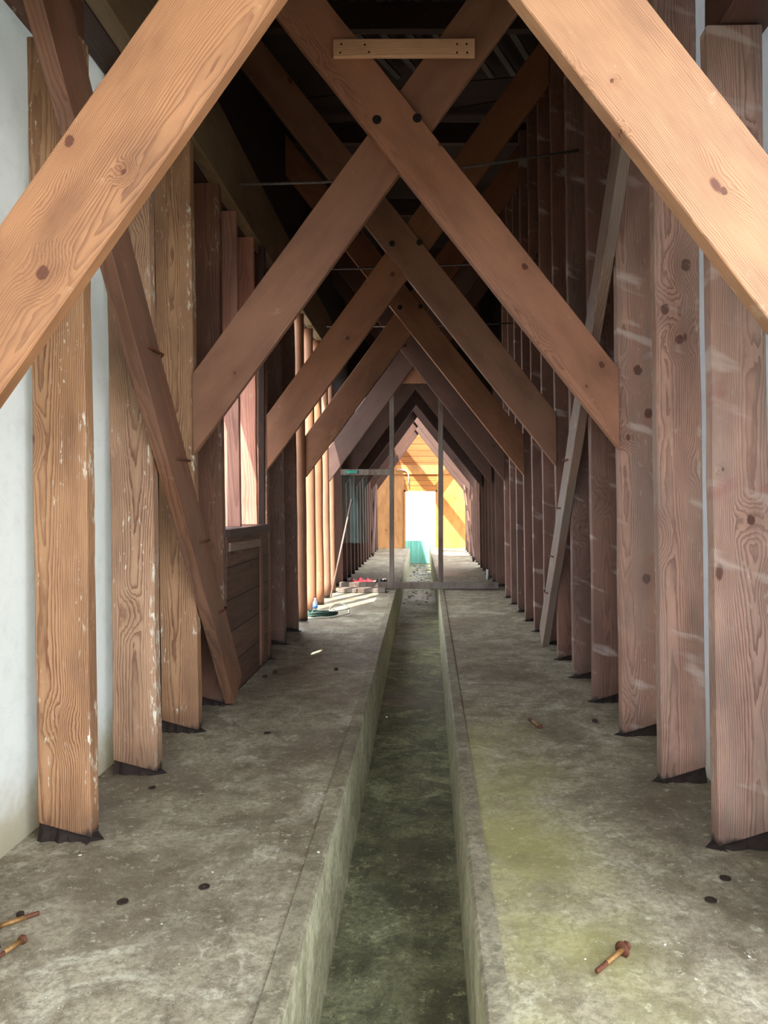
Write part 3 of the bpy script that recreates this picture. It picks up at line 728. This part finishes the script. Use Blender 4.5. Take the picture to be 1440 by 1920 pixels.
# coiled green hose and white cable
hp = G(604, 1155); pts = []
for k in range(150):
    a = k*.30; r_ = .17+.035*math.sin(k*.31)+.03*math.sin(k*.127)
    pts.append(Vector((hp.x-.02+r_*1.0*math.cos(a), hp.y+r_*.75*math.sin(a), .012+.05*(k/150)+.008*math.sin(k*.9))))
tag(tube('garden_hose', pts, .010, M_HOSE), 'dark green hose coiled on the floor at the foot of the round poles', 'hose')
pts = []
for k in range(40):
    a = k*.19-1.2; pts.append(Vector((hp.x+.22+.13*math.cos(a), hp.y+.06+.12*math.sin(a), .02+.09*max(0, math.sin(a))+.002*k)))
pts = [Vector((hp.x-.16, hp.y-.28, .008)), Vector((hp.x+.0, hp.y-.22, .008)), Vector((hp.x+.15, hp.y-.14, .01))]+pts
tag(tube('white_cable', pts, .010, M_CABLE), 'white cable looping over the end of the green hose', 'cable')
# red and black plastic sheet beyond the partition
def crumple(name, x0, x1, y0, y1, mat, label, sd, h=.06):
    bm = bmesh.new(); n = 22; Gd = []
    for i in range(n):
        row = []
        for j in range(n):
            u, v = i/(n-1), j/(n-1); e = min(1, 6*min(u, 1-u, v, 1-v))
            x = x0+(x1-x0)*u+.03*noise.noise(Vector((u*4, v*4, sd))); y = y0+(y1-y0)*v+.04*noise.noise(Vector((u*4, v*4, sd+9)))
            z = .004+e*(h*.5+h*noise.noise(Vector((u*5, v*5, sd+3)))+.4*h*noise.noise(Vector((u*13, v*13, sd))))
            row.append(bm.verts.new((x, y, max(.003, z))))
        Gd.append(row)
    for i in range(n-1):
        for j in range(n-1): bm.faces.new((Gd[i][j], Gd[i+1][j], Gd[i+1][j+1], Gd[i][j+1]))
    tag(finish_bm(name, bm, mat, None, None, True), label, 'plastic sheet')
crumple('red_sheet', -1.42, -.98, 13.5, 14.3, M_RED, 'crumpled red sheet on the floor beyond the left half of the partition', 2, .09)
crumple('black_sheet', -.93, -.62, 13.5, 14.1, M_BLACK, 'black crumpled sheet beside the red one beyond the partition', 6, .07)
pv = G(914, 1087); bm = bmesh.new(); tube_bm(bm, [(0, 0, 0), (0, 0, .2)], .028, 16)
tag(finish_bm('white_pipe', bm, M_PVC, None, Matrix.Translation((pv.x, pv.y, 0)), True), 'short white pipe standing by the right posts beyond the partition', 'pipe')

# ------------------------------------------------------------------ light
w = bpy.data.worlds.new('sky'); bpy.context.scene.world = w; w.use_nodes = True
bg = w.node_tree.nodes['Background']; bg.inputs[0].default_value = (.88, .94, 1.0, 1); bg.inputs[1].default_value = 1.0
sd = bpy.data.lights.new('sun', 'SUN'); sd.energy = 2.8; sd.angle = .01; sd.color = (1, .93, .84)
so = bpy.data.objects.new('sun', sd); C.objects.link(so)
el = math.radians(58); hd = Vector((.47, 1.0, 0)).normalized()
dv = Vector((hd.x*math.cos(el), hd.y*math.cos(el), -math.sin(el)))
so.rotation_euler = dv.to_track_quat('-Z', 'Y').to_euler()

cam = bpy.data.cameras.new('camera'); co = bpy.data.objects.new('camera', cam); C.objects.link(co)
co.location = (0, 0, EYE); co.rotation_euler = (math.pi/2, 0, 0)
cam.sensor_width = 36; cam.lens = F/1920*36; cam.clip_start = .05; cam.clip_end = 300
cam.shift_x = (720-CX)/1920; cam.shift_y = -(960-CY)/1920
sc = bpy.context.scene; sc.camera = co
sc.view_settings.view_transform = 'Standard'; sc.view_settings.look = 'None'; sc.view_settings.gamma = 1
sc.view_settings.exposure = 2.65
sc.cycles.max_bounces = 8; sc.cycles.diffuse_bounces = 5; sc.cycles.use_denoising = True
